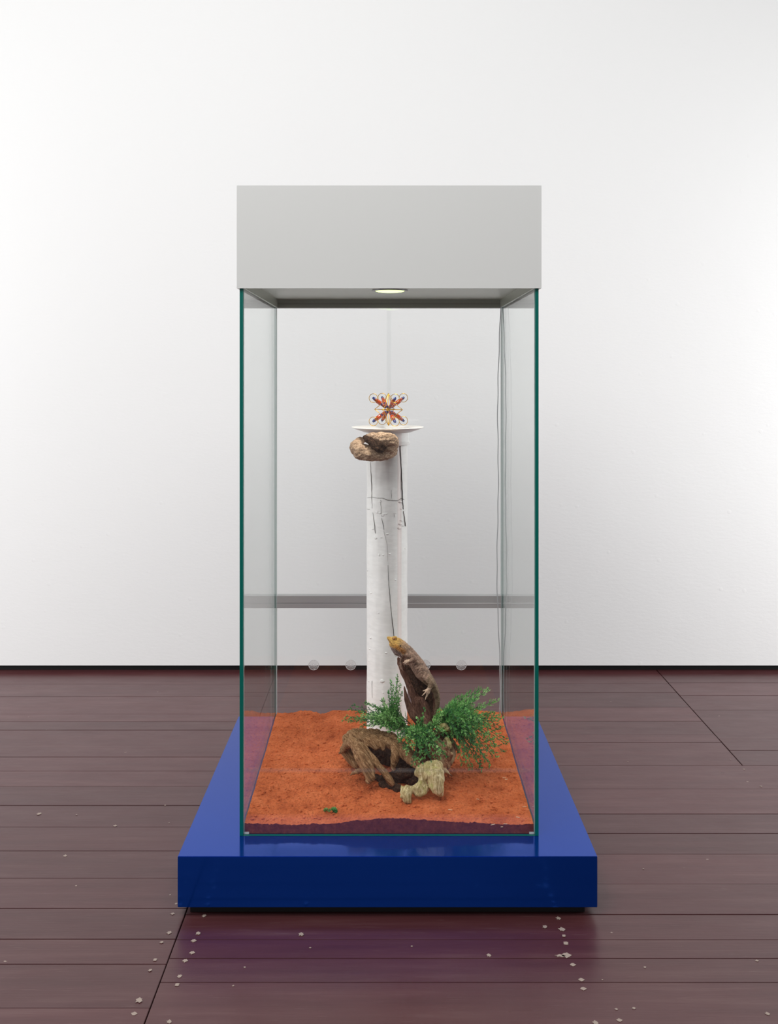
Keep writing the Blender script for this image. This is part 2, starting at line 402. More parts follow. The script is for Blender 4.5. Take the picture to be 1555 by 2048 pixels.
tr = obj('door_track', B(CX-.4145, CX+.4145, DR-.019, DR-.0105, HB, HB+.0286), CRACK2, hood)
obj('track_lip', B(CX-.41, CX+.41, DR-.0205, DR-.0192, HB+.0002, HB+.0128), ALU, hood)
obj('track_lip', B(CX-.41, CX+.41, DR-.0205, DR-.0192, HB+.0155, HB+.0285), ALU, hood)
lm = bpy.data.materials.new('lamp_glow'); lm.use_nodes = True
bs = lm.node_tree.nodes['Principled BSDF']; bs.inputs['Emission Color'].default_value = (.60, .85, .22, 1); bs.inputs['Emission Strength'].default_value = 2.2
lc = (CX+.003, 3.185)
dl = obj('downlight', lathe([(0, HB+.028), (.058, HB+.028), (.058, HB+.0255), (.052, HB+.0245), (.048, HB+.0265), (0, HB+.0268)], *lc, seg=48), ALU2, hood, smooth=True); dl['label'] = 'round downlight in the hood'
prof = [(.0475, HB+.0262)]+[(.0475*math.cos(a), HB+.0262-.006*math.sin(a)) for a in (.3, .6, .9, 1.2)]+[(0, HB+.0202)]
obj('lamp_lens', lathe(prof, *lc, seg=48), lm, hood, smooth=True)['label'] = 'glowing yellow-green lens'
sp = bpy.data.lights.new('case_lamp', 'SPOT'); sp.energy = 15; sp.spot_size = math.radians(125); sp.spot_blend = .9; sp.shadow_soft_size = .045; sp.color = (1, .97, .88)
so = bpy.data.objects.new('case_lamp', sp); C.objects.link(so); so.location = (lc[0], lc[1], HB+.010); so.rotation_euler = (0, 0, 0)

# ------------------------------------------------------------ sand
def fbm(x, y, z, o=4, s=1.0):
    return noise.fractal(Vector((x*s, y*s, z*s)), .9, 2.1, o)
def sand_h(x, y):
    u = (y-2.80)/.822
    h = .033+.034*u+.004*math.sin(x*9+1)+.005*fbm(x, y, 3.1, 3, 5)
    h += .006*math.exp(-((x-.0)**2)/.02)*max(0, 1-u*3)
    h += .0030*fbm(x, y, 1.3, 4, 26)
    c = noise.noise(Vector((x*95, y*95, 7)))
    h += .0030*max(0, c)+.0022*noise.noise(Vector((x*190, y*190, 3)))
    if u > .85: h += (u-.85)*.10*(.3+noise.noise(Vector((x*14, 2.2, 5))))
    return PT+h
nx, ny = 340, 330
X0, X1, Y0, Y1 = CX-.4125, CX+.4125, DF+.0125, DR-.022
vs = []; fcs = []
for j in range(ny+1):
    y = Y0+(Y1-Y0)*j/ny
    for i in range(nx+1):
        x = X0+(X1-X0)*i/nx; vs.append((x, y, sand_h(x, y)))
for j in range(ny):
    for i in range(nx):
        a = j*(nx+1)+i; fcs.append((a, a+1, a+nx+2, a+nx+1))
rim = [i for i in range(nx+1)]+[j*(nx+1)+nx for j in range(1, ny+1)]+[ny*(nx+1)+i for i in range(nx-1, -1, -1)]+[j*(nx+1) for j in range(ny-1, 0, -1)]
b0 = len(vs)
for r in rim: vs.append((vs[r][0], vs[r][1], PT+.001))
for q in range(len(rim)):
    p2 = (q+1) % len(rim); fcs.append((rim[q], b0+q, b0+p2, rim[p2]))
me = bpy.data.meshes.new('red_sand'); me.from_pydata(vs, [], fcs); me.materials.append(SAND); me.materials.append(SAND_SHADE)
me.polygons.foreach_set('use_smooth', [True]*len(me.polygons))
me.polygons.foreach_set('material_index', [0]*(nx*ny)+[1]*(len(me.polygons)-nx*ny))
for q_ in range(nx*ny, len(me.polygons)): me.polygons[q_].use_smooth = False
so_ = link('red_sand', me); tag(so_, 'rough red sand filling the bottom of the glass case', 'sand', kind='stuff')
# loose crumbs of soil
bm = bmesh.new()
for _ in range(2600):
    x = random.uniform(X0+.01, X1-.01); y = random.uniform(Y0+.01, Y1-.01)
    r = .0012+.0045*random.random()**4
    M = Matrix.Translation((x, y, sand_h(x, y)+r*.2)) @ Matrix.Rotation(random.random()*6, 4, 'Z') @ Matrix.Diagonal((r*random.uniform(.8, 1.5), r, r*.8, 1))
    bmesh.ops.create_icosphere(bm, subdivisions=1, radius=1, matrix=M)
for v in bm.verts: v.co += Vector((random.uniform(-1, 1), random.uniform(-1, 1), random.uniform(-1, 1)))*.0003
tag(obj('sand_crumbs', bm, SAND, so_, smooth=False), 'loose crumbs of red soil', kind='stuff')

# ------------------------------------------------------------ column
CC = (-.0035, 3.42)
cl = empty('column', (CC[0], CC[1], PT), 'cracked white painted wooden column standing in the sand', 'column')
R = .0715
prof = [(0, PT+.004), (R+.001, PT+.004)]+[(R+.0006*math.sin(i*.7), PT+.004+(1.243-PT-.004)*i/60) for i in range(1, 61)]+[(0, 1.2435)]
bm = lathe(prof, *CC, seg=96)
for v in bm.verts:
    d = Vector((v.co.x-CC[0], v.co.y-CC[1], 0))
    if d.length > .05:
        n = d.normalized(); a = math.atan2(n.x, -n.y)
        f = .0010*fbm(a*2, v.co.z*5, 1, 4, 2)
        # the right hand stave stands back behind a step
        if a > .62: f -= .0015
        v.co += n*f
obj('shaft', bm, COL, cl, smooth=True)
cap = obj('capital', lathe([(R-.003, 1.236), (.0775, 1.236), (.0792, 1.239), (.0792, 1.243), (.0765, 1.247), (.0745, 1.250), (.0742, 1.281), (.0, 1.281)], *CC, seg=80), COL, cl, smooth=False)
cap['label'] = 'plain white collar at the top'
# cracks hug the surface of the shaft
def on_col(px, py, lift=.0005):
    t = (px-774.0)/41.0*R; a = math.asin(max(-.98, min(.98, t/R)))
    z = CAMZ-(py-VY)*(CC[1]-R*math.cos(a))/F
    r = R+.0012+lift
    return Vector((CC[0]+r*math.sin(a), CC[1]-r*math.cos(a), z)), a
def crack(pts, w0, mt=CRACK):
    bm = bmesh.new(); prev = None
    for i in range(len(pts)-1):
        for k in range(6):
            u = k/6; px = pts[i][0]*(1-u)+pts[i+1][0]*u+random.uniform(-.3, .3); py = pts[i][1]*(1-u)+pts[i+1][1]*u
            p, a = on_col(px, py); g = (i+u)/(len(pts)-1)
            w_ = w0*(.35+.65*math.sin(PI*min(1, max(0, g))))*random.uniform(.7, 1.3)
            t = Vector((math.cos(a), math.sin(a), 0)) if abs(pts[i+1][1]-pts[i][1]) > abs(pts[i+1][0]-pts[i][0])*.6 else Vector((0, 0, 1))
            inn = Vector((-math.sin(a), math.cos(a), 0))*.004
            q = [bm.verts.new(p-t*w_), bm.verts.new(p+t*w_), bm.verts.new(p+t*w_+inn), bm.verts.new(p-t*w_+inn)]
            if prev:
                for j in range(4):
                    bm.faces.new((prev[j], prev[(j+1) % 4], q[(j+1) % 4], q[j]))
            prev = q
    o = obj('crack', bm, mt, cl); o['label'] = 'dark open crack' if mt is CRACK else 'fine crack in the paint'
crack([(775.5,1130),(777,1170),(781,1215),(786,1262),(789,1290),(791,1318)], .0008)
crack([(799,886),(801,925),(803,965),(804.5,1003),(806,1022)], .0005)
crack([(806,1022),(808,1036),(811,1056)], .0004, CRACK2)
crack([(741,924),(743,960),(744,1000),(745,1020)], .0005, CRACK2)
crack([(763,1036),(766,1050),(767.5,1062)], .0006)
crack([(761,1000),(762,1020),(763,1036)], .0003, CRACK2)
crack([(746,1025),(749,1050),(751,1070)], .0005, CRACK2)
crack([(767,1062),(774,1090),(775,1128)], .0003, CRACK2)
crack([(735,995),(745,994),(755,996),(765,996),(775,1000),(785,1001),(795,1001),(803,996),(808,1000)], .0007, CRACK2)
crack([(782,980),(782,1000)], .0004, CRACK2)
crack([(787,1026),(789,1036)], .0004, CRACK2)
crack([(734,1018),(741,1019)], .0007, CRACK2)
crack([(744,1362),(745,1402)], .0003, CRACK2)
# chipped paint lumps
bm = bmesh.new()
random.seed(21)
for (px, py, rr) in [(754,1024,5),(759,1026,4),(765,1030,5),(772,1027,4),(768,1028,4),(790,1026,3),(803,1041,4),(800,1048,5),(806,1052,3),(798,1056,4),(751,1076,4),(762,1075,3),(745,1058,3),(774,1068,3),(758,1110,4),(766,1110,3),(779,1108,3),
                     (735,1141,3),(740,1152,2),(742,1186,3),(810,1097,3),(739,1298,2),(741,1276,3),(772,1306,3),(738,1322,2),(737,1362,3),(764,1362,5),(766,1386,2),(760,1003,4),(800,1004,4),(802,1018,3),(790,1160,2),(757,1226,2)]:
    p, a = on_col(px, py, -.0008); r = rr*3.4/F*.8
    M = Matrix.Translation(p) @ Matrix.Rotation(a, 4, 'Z') @ Matrix.Diagonal((r*random.uniform(.7, 1.3), .0013, r*random.uniform(.35, .9), 1))
    bmesh.ops.create_icosphere(bm, subdivisions=2, radius=1, matrix=M)
for v in bm.verts: v.co += Vector(noise.noise_vector(v.co*420))*.0014
o = obj('paint_flakes', bm, COL, cl, smooth=True); o['kind'] = 'stuff'

# plate and ornament
ZP = 1.2965
plt = obj('plate', lathe([(0, 1.2815), (.083, 1.2815), (.088, 1.284), (.108, 1.2905), (.1245, ZP), (.1255, ZP+.0018), (.124, ZP+.0028), (.105, ZP-.002), (.085, ZP-.0055), (0, ZP-.006)], CC[0]+.0015, 3.395, seg=96), PLATE, smooth=True)
tag(plt, 'shallow off-white round plate lying on top of the column', 'plate')
def place(o, M): o.matrix_local = M
oc = P(776.5, 819, 3.37)
orn = empty('beaded_ornament', oc, 'small gold wire ornament with eight orange and blue beaded arms on the plate', 'ornament')
S = .0405; th = math.radians(-22)
Rz = Matrix.Rotation(th, 3, 'Z')
def bead_mesh(name, r, h, m_, seg=14):
    bm = lathe([(0, -h/2), (r*.86, -h/2), (r, -h*.42), (r, h*.42), (r*.86, h/2), (0, h/2)], 0, 0, seg=seg)
    me = bpy.data.meshes.new(name); bm.to_mesh(me); bm.free(); me.materials.append(m_)
    me.polygons.foreach_set('use_smooth', [True]*len(me.polygons)); return me
BM = {'big': bead_mesh('bead', .0074, .0180, ORANGE, 10), 'or': bead_mesh('bead', .0052, .0048, ORANGE), 'ma': bead_mesh('bead', .0054, .0036, MAROON),
      'na': bead_mesh('bead', .0052, .0038, NAVY), 'tip': bead_mesh('bead', .0040, .0056, NAVY)}
seq = [('na', .20), ('or', .26), ('ma', .315), ('or', .37), ('ma', .425), ('na', .475), ('big', .63), ('ma', .775), ('or', .83), ('ma', .885), ('na', .93), ('tip', .985)]
for sx in (-1, 1):
    for sy in (-1, 1):
        for sz in (-1, 1):
            v = Rz @ Vector((sx*S, sy*S, 0)); v.z = sz*S*1.0
            bm = bmesh.new(); tube(bm, [oc+v*.04, oc+v*1.0], .0012, 6)
            arm = obj('bead_arm', bm, GOLD, orn)
            q = v.to_track_quat('Z', 'Y')
            for kind, u in seq:
                o = link('bead', BM[kind], arm)
                o.location = o.location+oc+v*u; o.rotation_euler = q.to_euler()
                if kind != 'big' and kind != 'or': o['label'] = 'dark blue bead' if kind in ('na', 'tip') else 'dark maroon bead'
            # ring round the tip
            ax = Rz @ Vector((1, 0, 0)); ax = (ax+Vector((1, 0, 0))*1.2).normalized()
            c = oc+v*.98; bm = bmesh.new(); n = 32; rr = .0148
            tube(bm, [c+ax*rr*math.cos(2*PI*i/n)+Vector((0, 0, 1))*rr*math.sin(2*PI*i/n) for i in range(n)], .00105, 6, closed=True)
            obj('ring', bm, GOLD, orn, smooth=True)
A = [Rz @ Vector(v) for v in ((.052, 0, 0), (0, -.052, 0), (-.052, 0, 0), (0, .052, 0))]
T = [Vector((0, 0, .0555)), Vector((0, 0, -.0555))]
def bow(a, b, k=.78):
    pts = []
    for i in range(13):
        u = i/12; p = a.lerp(b, u); pts.append(oc+p*(1-(1-k)*math.sin(PI*u)))
    return pts
for i in range(4):
    bm = bmesh.new(); tube(bm, bow(A[i], A[(i+1) % 4], .8), .00115, 6)
    for t_ in T: tube(bm, bow(A[i], t_, .85), .00115, 6)
    obj('wire_frame', bm, GOLD, orn, smooth=True)
for a_, b_ in ((A[0], A[2]), (A[1], A[3]), (T[0]*.98, T[1]*.98)):
    bm = bmesh.new(); tube(bm, [oc+a_, oc+b_], .001, 6); obj('cross_wire', bm, GOLD, orn)

# ------------------------------------------------------------ organic forms: swept blobs fused by a voxel remesh
def organic(name, chains, voxel, mt, parent=None, disp=None, step=.35, smooth=True, smoothit=0):
    bm = bmesh.new()
    for ch in chains:
        for a, b in zip(ch, ch[1:]):
            pa, ra, ea = Vector(a[0]), a[1], a[2] if len(a) > 2 else 1
            pb, rb, eb = Vector(b[0]), b[1], b[2] if len(b) > 2 else 1
            n = max(1, int((pb-pa).length/(min(ra, rb)*step)))
            n = min(n, 40)
            for i in range(n+1):
                u = i/n; r = ra*(1-u)+rb*u; e = ea*(1-u)+eb*u
                M = Matrix.Translation(pa.lerp(pb, u)) @ Matrix.Diagonal((r, r*e, r, 1))
                bmesh.ops.create_icosphere(bm, subdivisions=2, radius=1, matrix=M)
    me = bpy.data.meshes.new(name); bm.to_mesh(me); bm.free()
    tmp = bpy.data.objects.new(name, me); C.objects.link(tmp)
    md = tmp.modifiers.new('r', 'REMESH'); md.mode = 'VOXEL'; md.voxel_size = voxel
    if smoothit:
        s_ = tmp.modifiers.new('s', 'SMOOTH'); s_.iterations = smoothit; s_.factor = .5
    dg = bpy.context.evaluated_depsgraph_get(); dg.update()
    new = bpy.data.meshes.new_from_object(tmp.evaluated_get(dg)); new.name = name
    bpy.data.objects.remove(tmp)
    if disp:
        nr = [v.normal.copy() for v in new.vertices]
        for v, n in zip(new.vertices, nr): v.co += n*disp(v.co, n)
    new.materials.clear(); new.materials.append(mt)
    new.polygons.foreach_set('use_smooth', [smooth]*len(new.polygons))
    return link(name, new, parent)
def chain(pts, d=None):
    """pts: (px, py, radius_px, depth [, depth stretch])"""
    out = []
    for p in pts:
        dd = p[3] if len(p) > 3 else d
        out.append((P(p[0], p[1], dd), p[2]*dd/F, p[4] if len(p) > 4 else 1))
    return out
def grain(direction, freq, amp, along=.12):
    D = Vector(direction).normalized()
    def f(co, n):
        q = co-D*co.dot(D)*(1-along)
        return amp*(noise.fractal(q*freq, .9, 2.0, 4))+amp*.5*noise.noise(co*freq*.35)
    return f

# knot of wood hanging round the top of the column
knot = organic('driftwood_knot', [
    chain([(713,897,15,3.30),(722,905,16,3.28),(740,908,15.5,3.27),(758,909,14,3.27),(775,906,13,3.28),(786,903,9,3.30)]),
    chain([(711,893,13,3.30),(718,884,9,3.33),(726,879,6,3.35),(742,877,5,3.36)]),
    chain([(735,873,6,3.30),(747,875,10,3.28),(757,877,12,3.27),(768,879,15,3.26),(781,881,15.5,3.265),(785,889,12,3.28)]),
    chain([(786,887,12,3.27),(780,897,12,3.27),(768,900,10,3.27),(755,899,9,3.285)]),
    chain([(728,897,10,3.29),(740,899,9,3.29)]),
    ], .0022, GNARL, disp=grain((1, .1, .15), 95, .0034, .3), smoothit=2)
tag(knot, 'pale weathered knot of driftwood looped on the front of the column under the plate', 'driftwood')
organic('knot_hollow_shade', [chain([(729,875,5,3.285),(738,880,8,3.270),(748,888,9.5,3.256),(757,896,9,3.244),(762,900,6,3.24)]), chain([(745,884,8,3.262),(760,889,9,3.246),(768,893,6,3.24)])], .0022, HOLLOW_DARK, knot,
        disp=grain((0, 0, 1), 120, .0022, .8))['label'] = 'dark painted shade of the hollow'  # solid dark plug, the hollow's shade is in its colour

# ------------------------------------------------------------ big driftwood on the sand
log = organic('driftwood_log', [
    # roof of the hollow log
    chain([(692,1478,9,3.12),(703,1469,10,3.15),(722,1465,9,3.17),(745,1467,9,3.17),(768,1471,9,3.16),(786,1478,10,3.14)]),
    chain([(700,1476,10,3.16),(725,1474,11,3.14),(750,1479,11,3.12),(775,1485,11,3.10),(790,1490,11,3.10)]),
    chain([(722,1476,9,3.11),(740,1483,9,3.09),(757,1489,9,3.08),(765,1494,6,3.075),(767,1499,3.5,3.07)]),
    chain([(704,1472,9,3.10),(730,1480,8,3.10)]),
    chain([(735,1487,6,3.08),(748,1493,5,3.075),(753,1497,3,3.07)]),
    # right hand limb running down to the pale chunk
    chain([(786,1480,10,3.12),(795,1492,12,3.09),(808,1506,12,3.06),(822,1520,10,3.02),(836,1531,8,3.0),(846,1534,5,2.99)]),
    chain([(788,1492,9,3.07),(791,1508,9,3.05),(788,1521,8,3.04),(786,1530,6,3.04),(787,1539,3.5,3.035)]),
    chain([(805,1498,14,3.10),(822,1512,12,3.06)]),
    # front left limb
    chain([(687,1499,8,3.12),(694,1489,9,3.10),(706,1484,10,3.06),(716,1497,14,3.04),(724,1513,15,3.02),(732,1530,14.5,3.00),(738,1546,12,2.99),(742,1556,9,2.98),(737,1561,7,2.98)]),
    chain([(685,1502,4,3.12),(678,1506,1.5,3.12)]),
    chain([(690,1500,10,3.13),(700,1515,10,3.12),(712,1530,8,3.10)]),
    # thin limb
    chain([(722,1492,8,3.07),(736,1507,7.5,3.05),(752,1528,7,3.02),(768,1545,6.5,3.00),(779,1560,7,2.985),(785,1568,5,2.98)]),
    # splinter to the left
    chain([(728,1538,6,3.03),(715,1542,5,3.04),(705,1547,3,3.05),(699,1551,1.3,3.05)]),
    ], .0030, DRIFT, disp=grain((.6, -.3, -.7), 120, .0036, .06), smoothit=2)
tag(log, 'brown hollow driftwood log arching over the sand, left of the pale mossy chunk', 'driftwood')
organic('dark_heart', [
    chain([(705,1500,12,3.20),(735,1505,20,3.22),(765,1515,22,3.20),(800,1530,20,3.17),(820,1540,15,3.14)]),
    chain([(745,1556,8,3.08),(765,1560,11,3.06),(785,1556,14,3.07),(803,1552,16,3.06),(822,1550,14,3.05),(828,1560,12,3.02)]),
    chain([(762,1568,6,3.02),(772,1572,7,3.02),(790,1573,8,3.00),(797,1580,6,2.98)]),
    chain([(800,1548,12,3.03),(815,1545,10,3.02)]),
    ], .0032, HOLLOW_DARK, log, disp=grain((.3, 0, 1), 85, .006, .7))['label'] = 'rough dark wood with painted hollow shade inside'  # dark wood below, painted shade of the log's interior above

pale = organic('driftwood_chunk', [
    chain([(836,1546,9,2.98),(844,1541,13,2.96),(858,1537,15,2.95),(870,1534,14,2.95),(876,1533,11,2.95)]),
    chain([(838,1548,8,2.97),(858,1548,13,2.94),(873,1548,15,2.93),(875,1560,14,2.92),(875,1573,13,2.915),(877,1582,10,2.91),(880,1588,6,2.91)]),
    chain([(862,1560,8,2.93),(864,1572,7,2.92),(869,1583,5,2.91)]),
    chain([(846,1553,11,2.96),(845,1566,10,2.95),(838,1577,11,2.93),(842,1585,8,2.93),(834,1588,6,2.92)]),
    chain([(836,1577,9,2.93),(824,1580,8,2.93),(815,1582,11,2.92),(812,1591,11,2.905),(813,1598,9,2.90),(818,1604,5,2.90)]),
    chain([(803,1572,2.6,2.93),(808,1582,7,2.92),(804,1593,5,2.90)]),
    chain([(828,1580,7,2.93),(836,1590,6,2.92),(848,1583,7,2.925),(853,1574,5,2.93)]),
    ], .0026, PALE, disp=grain((-.2, 0, 1), 100, .0034, .12), smoothit=1)
tag(pale, 'pale yellow-green mossy driftwood chunk at the front of the wood pile', 'driftwood')

root = organic('driftwood_root', [
    chain([(858,1470,9,3.12),(872,1468,10,3.12),(888,1475,11,3.12),(900,1488,11,3.10),(904,1505,9,3.08),(900,1522,7,3.05),(893,1533,5,3.02)]),
    chain([(873,1482,10,3.08),(886,1498,12,3.06),(893,1515,10,3.04),(892,1532,8,3.01)]),
    chain([(876,1461,7,3.09),(886,1456,8,3.08),(893,1458,6,3.08),(902,1464,6,3.10)]),
    chain([(893,1485,8,3.05),(892,1500,8,3.03),(898,1515,6,3.02),(902,1508,4,3.01)]),
    chain([(903,1490,7,3.12),(913,1496,5,3.12),(917,1502,3,3.12)]),
    chain([(860,1485,12,3.10),(870,1510,14,3.08),(880,1530,12,3.04)]),
    chain([(884,1538,5,2.98),(893,1543,4,2.97),(900,1549,2.3,2.96),(905,1554,1,2.96)]),
    ], .0028, ROOT, disp=grain((.2, 0, 1), 85, .004, .15), smoothit=1)
organic('cream_burl', [chain([(874,1463,6,3.065),(880,1456,7,3.065),(888,1454,7.5,3.06),(895,1457,6,3.06),(902,1461,5,3.07),(907,1466,3.5,3.08)]), chain([(893,1478,4,3.03),(897,1486,5,3.025),(899,1496,4,3.02)])],
    .0024, PALE, root, disp=grain((1, 0, 0), 130, .0045, .6))['label'] = 'cream coloured knobbly burl'
tag(root, 'twisted reddish root with cream lumps under the ferns, right of the log', 'root')

branch = organic('branch', [
    chain([(797,1317,3.5,3.17),(800,1326,6,3.17),(807,1342,7,3.16),(814,1360,7,3.155),(822,1380,7,3.15),(828,1398,8,3.15),(832,1412,10,3.15)]),
    chain([(804,1318,5,3.20),(815,1334,11,3.215),(830,1358,15,3.215),(842,1384,17,3.21),(850,1410,14,3.20),(852,1430,12,3.18)]),
    chain([(858,1372,6,3.18),(866,1392,6.5,3.16),(869,1410,5,3.15),(864,1426,5.5,3.15),(858,1440,7,3.15)]),
    chain([(832,1404,9,3.14),(842,1400,9,3.145),(850,1412,8,3.14),(855,1428,8,3.14),(856,1445,10,3.14)]),
    chain([(808,1374,1.8,3.13),(811,1387,4,3.13),(814,1402,6.5,3.13),(819,1417,8.5,3.13),(828,1430,10,3.13),(840,1440,12,3.14),(846,1455,15,3.14),(850,1475,20,3.13),(852,1500,22,3.13),(852,1520,22,3.13)]),
    chain([(832,1412,9,3.14),(836,1428,10,3.14),(842,1442,12,3.14)]),
    chain([(852,1432,10,3.14),(853,1450,13,3.13),(850,1480,17,3.10)]),
    ], .0024, BARK, disp=grain((.35, 0, -1), 80, .0034, .12), smoothit=1)
organic('branch_hollow_shade', [
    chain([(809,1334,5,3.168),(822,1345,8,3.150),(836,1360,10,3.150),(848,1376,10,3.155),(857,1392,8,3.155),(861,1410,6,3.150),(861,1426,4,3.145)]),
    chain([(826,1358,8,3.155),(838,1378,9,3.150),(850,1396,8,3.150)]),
    ], .0024, HOLLOW_DARK, branch, disp=grain((.35, 0, -1), 80, .0026, .12), smoothit=1)['label'] = 'dark inner face with the hollow shade painted in'  # dark insert standing in for shade inside the branch
tag(branch, 'dark brown upright forked branch rising from the ferns, the lizard on it', 'branch')

# ------------------------------------------------------------ bearded dragon
LZ = 3.12
def lz(pts, d=LZ): return chain([(p[0], p[1], p[2], d+(p[3] if len(p) > 3 else 0), p[4] if len(p) > 4 else 1) for p in pts])
toe = lambda pts, dz=0: lz([(x, y, r, dz) for x, y, r in pts])
chains = [
    lz([(775.5,1275.5,2.6),(779,1277.5,4.6),(784,1281,7.2,0,1.2),(789,1284,10,0,1.25),(795,1288,12.5,0,1.25),(802,1293,13,0,1.15),(809,1299,12,.005,1.1)]),
    lz([(783,1288,5.5),(788,1296,7),(793,1303,7.5),(799,1306,7.5),(806,1306,9)]),
    lz([(809,1299,12,.005,1.1),(817,1307,13,.01,1.2),(826,1318,13.5,.012,1.3),(835,1331,15,.014,1.35),(843,1344,15,.014,1.35),(851,1354,12.5,.014,1.25),(860,1364,10,.014,1.1),(867,1374,8,.016),(872,1385,7,.018),(874.5,1398,6,.02),(874,1410,5,.02),(871,1422,4,.02),(868,1434,3,.02)]),
    # brow and cheek
    lz([(786,1275.5,3,-.010),(791,1275,3,-.011)]), lz([(796,1293,5,-.014),(803,1298,5,-.014)]),
    # near arm
    lz([(817,1308,6.5,-.012),(824,1313,5.5,-.020),(828,1318,5,-.024),(822,1321,4.4,-.027),(816,1323,3.6,-.027)]),
    toe([(816,1322.5,2.8),(811,1323,1.6),(806.5,1325.5,1.0)], -.028), toe([(816,1323,2.8),(812,1325.5,1.5),(808.5,1328.5,.9)], -.029),
    toe([(816,1324,2.8),(813.5,1327,1.5),(811.5,1329.5,.9)], -.027), toe([(817,1321,2.5),(812.5,1320.5,1.4),(808.5,1322,.9)], -.026), toe([(818,1324,2.5),(817,1327,1.4),(815.5,1329.5,.9)], -.026),
    # far hand gripping the branch
    toe([(806,1310,4.5),(802,1319,3.2),(801,1327,2.6)], .03), toe([(801,1327,2),(801,1334,1.3),(802,1339,.9)], .012), toe([(801,1327,2),(803,1335,1.3),(805.5,1342,.9)], .010), toe([(801,1327,2),(799.5,1332,1.2),(801,1337,.8)], .015),
    # near hind leg
    lz([(852,1353,8.5,-.010),(858,1360,7.5,-.020),(862.5,1367,6.4,-.026),(860,1373,5,-.028),(857,1378,3.8,-.03)]),
    toe([(857,1378,3.2),(851,1380.5,1.7),(845.5,1382,1)], -.030), toe([(856.5,1379,3.2),(849.5,1386,1.6),(843.8,1391.5,.9)], -.031), toe([(856.5,1380,3.2),(853,1390,1.6),(850,1399,.9)], -.031),
    toe([(857,1380,3),(855.5,1387,1.6),(853.5,1393,.9)], -.030), toe([(858,1379,3),(858.5,1383.5,1.5),(858,1387,.9)], -.029),
    # far hind leg
    lz([(850,1356,8,.03),(842,1366,5,.045),(838,1376,3.5,.04)]),
]
liz_mat = mat('lizard_skin', (.2, .12, .08), .7, spec=.3)
ca = N(liz_mat, 'ShaderNodeVertexColor'); ca.layer_name = 'skin'
sv = N(liz_mat, 'ShaderNodeTexVoronoi'); sv.inputs['Scale'].default_value = 330; LK(liz_mat, coords(liz_mat), sv.inputs['Vector'])
sr = ramp(liz_mat, sv.outputs['Distance'], [(.0, (1.15, 1.15, 1.15)), (.55, (.8, .8, .8)), (.9, (.45, .45, .45))])
nn = noisetex(liz_mat, coords(liz_mat), 90, 4, .7); nr_ = ramp(liz_mat, nn, [(.35, (.62, .58, .56)), (.6, (1.15, 1.12, 1.1))])
m1 = N(liz_mat, 'ShaderNodeMix', data_type='RGBA', blend_type='MULTIPLY'); m1.inputs[0].default_value = .8
m2 = N(liz_mat, 'ShaderNodeMix', data_type='RGBA', blend_type='MULTIPLY'); m2.inputs[0].default_value = .8
LK(liz_mat, ca.outputs[0], m1.inputs[6]); LK(liz_mat, sr.outputs[0], m1.inputs[7]); LK(liz_mat, m1.outputs[2], m2.inputs[6]); LK(liz_mat, nr_.outputs[0], m2.inputs[7])
LK(liz_mat, m2.outputs[2], BS(liz_mat).inputs['Base Color'])
bump(liz_mat, sv.outputs['Distance'], .9, -.0015)
liz = organic('lizard', chains, .0011, liz_mat, disp=lambda co, n: .0004*noise.noise(co*330), step=.3, smoothit=4)
tag(liz, 'brown bearded dragon lizard with a yellow head climbing the upright branch', 'lizard')
colattr = liz.data.color_attributes.new('skin', 'FLOAT_COLOR', 'POINT')
eye_p = P(788, 1277.5, LZ)
def pxof(co): return VX+co.x*F/co.y, VY+(CAMZ-co.z)*F/co.y
ORG = Vector((.60, .27, .055)); YEL = Vector((.62, .38, .10)); TAN = Vector((.42, .27, .155)); BRN = Vector((.30, .19, .135)); DRK = Vector((.12, .078, .055)); LIG = Vector((.55, .40, .29)); GRY = Vector((.24, .18, .165))
axis0 = P(776, 1275, LZ); axv = (P(812, 1302, LZ)-axis0); axl = axv.length; axv.normalize()
def sm(a, b, x):
    x = max(0, min(1, (x-a)/(b-a))); return x*x*(3-2*x)
for i, v in enumerate(liz.data.vertices):
    rel = v.co-axis0; s = rel.dot(axv)/axl; px, py = pxof(v.co)
    up = -(py-1275-(px-776)*.72)
    c = YEL.lerp(TAN, sm(.35, .75, s))
    c = c.lerp(ORG, sm(.25, .5, s)*(1-sm(.9, 1.1, s))*sm(2, -5, up)*sm(-18, -8, up)*.8)
    c = c.lerp(GRY, sm(-11, -17, up)*sm(.1, .4, s))       # the beard
    c = c.lerp(BRN, sm(.85, 1.12, s))
    if s > 1.0:
        t_ = noise.noise(Vector((px*.16, py*.16, 1)))
        c = c.lerp(DRK, sm(.1, .5, t_)*.7); c = c.lerp(LIG, sm(-.1, -.5, t_)*.5)
        if py > 1340 and s > 2.4: c = c.lerp(Vector((.16, .115, .06)), .6)
    if (px < 818 and 1317 < py < 1332 and v.co.y < LZ-.022) or (v.co.y < LZ-.026 and py > 1376): c = LIG*1.15
    colattr.data[i].color = (*c, 1)
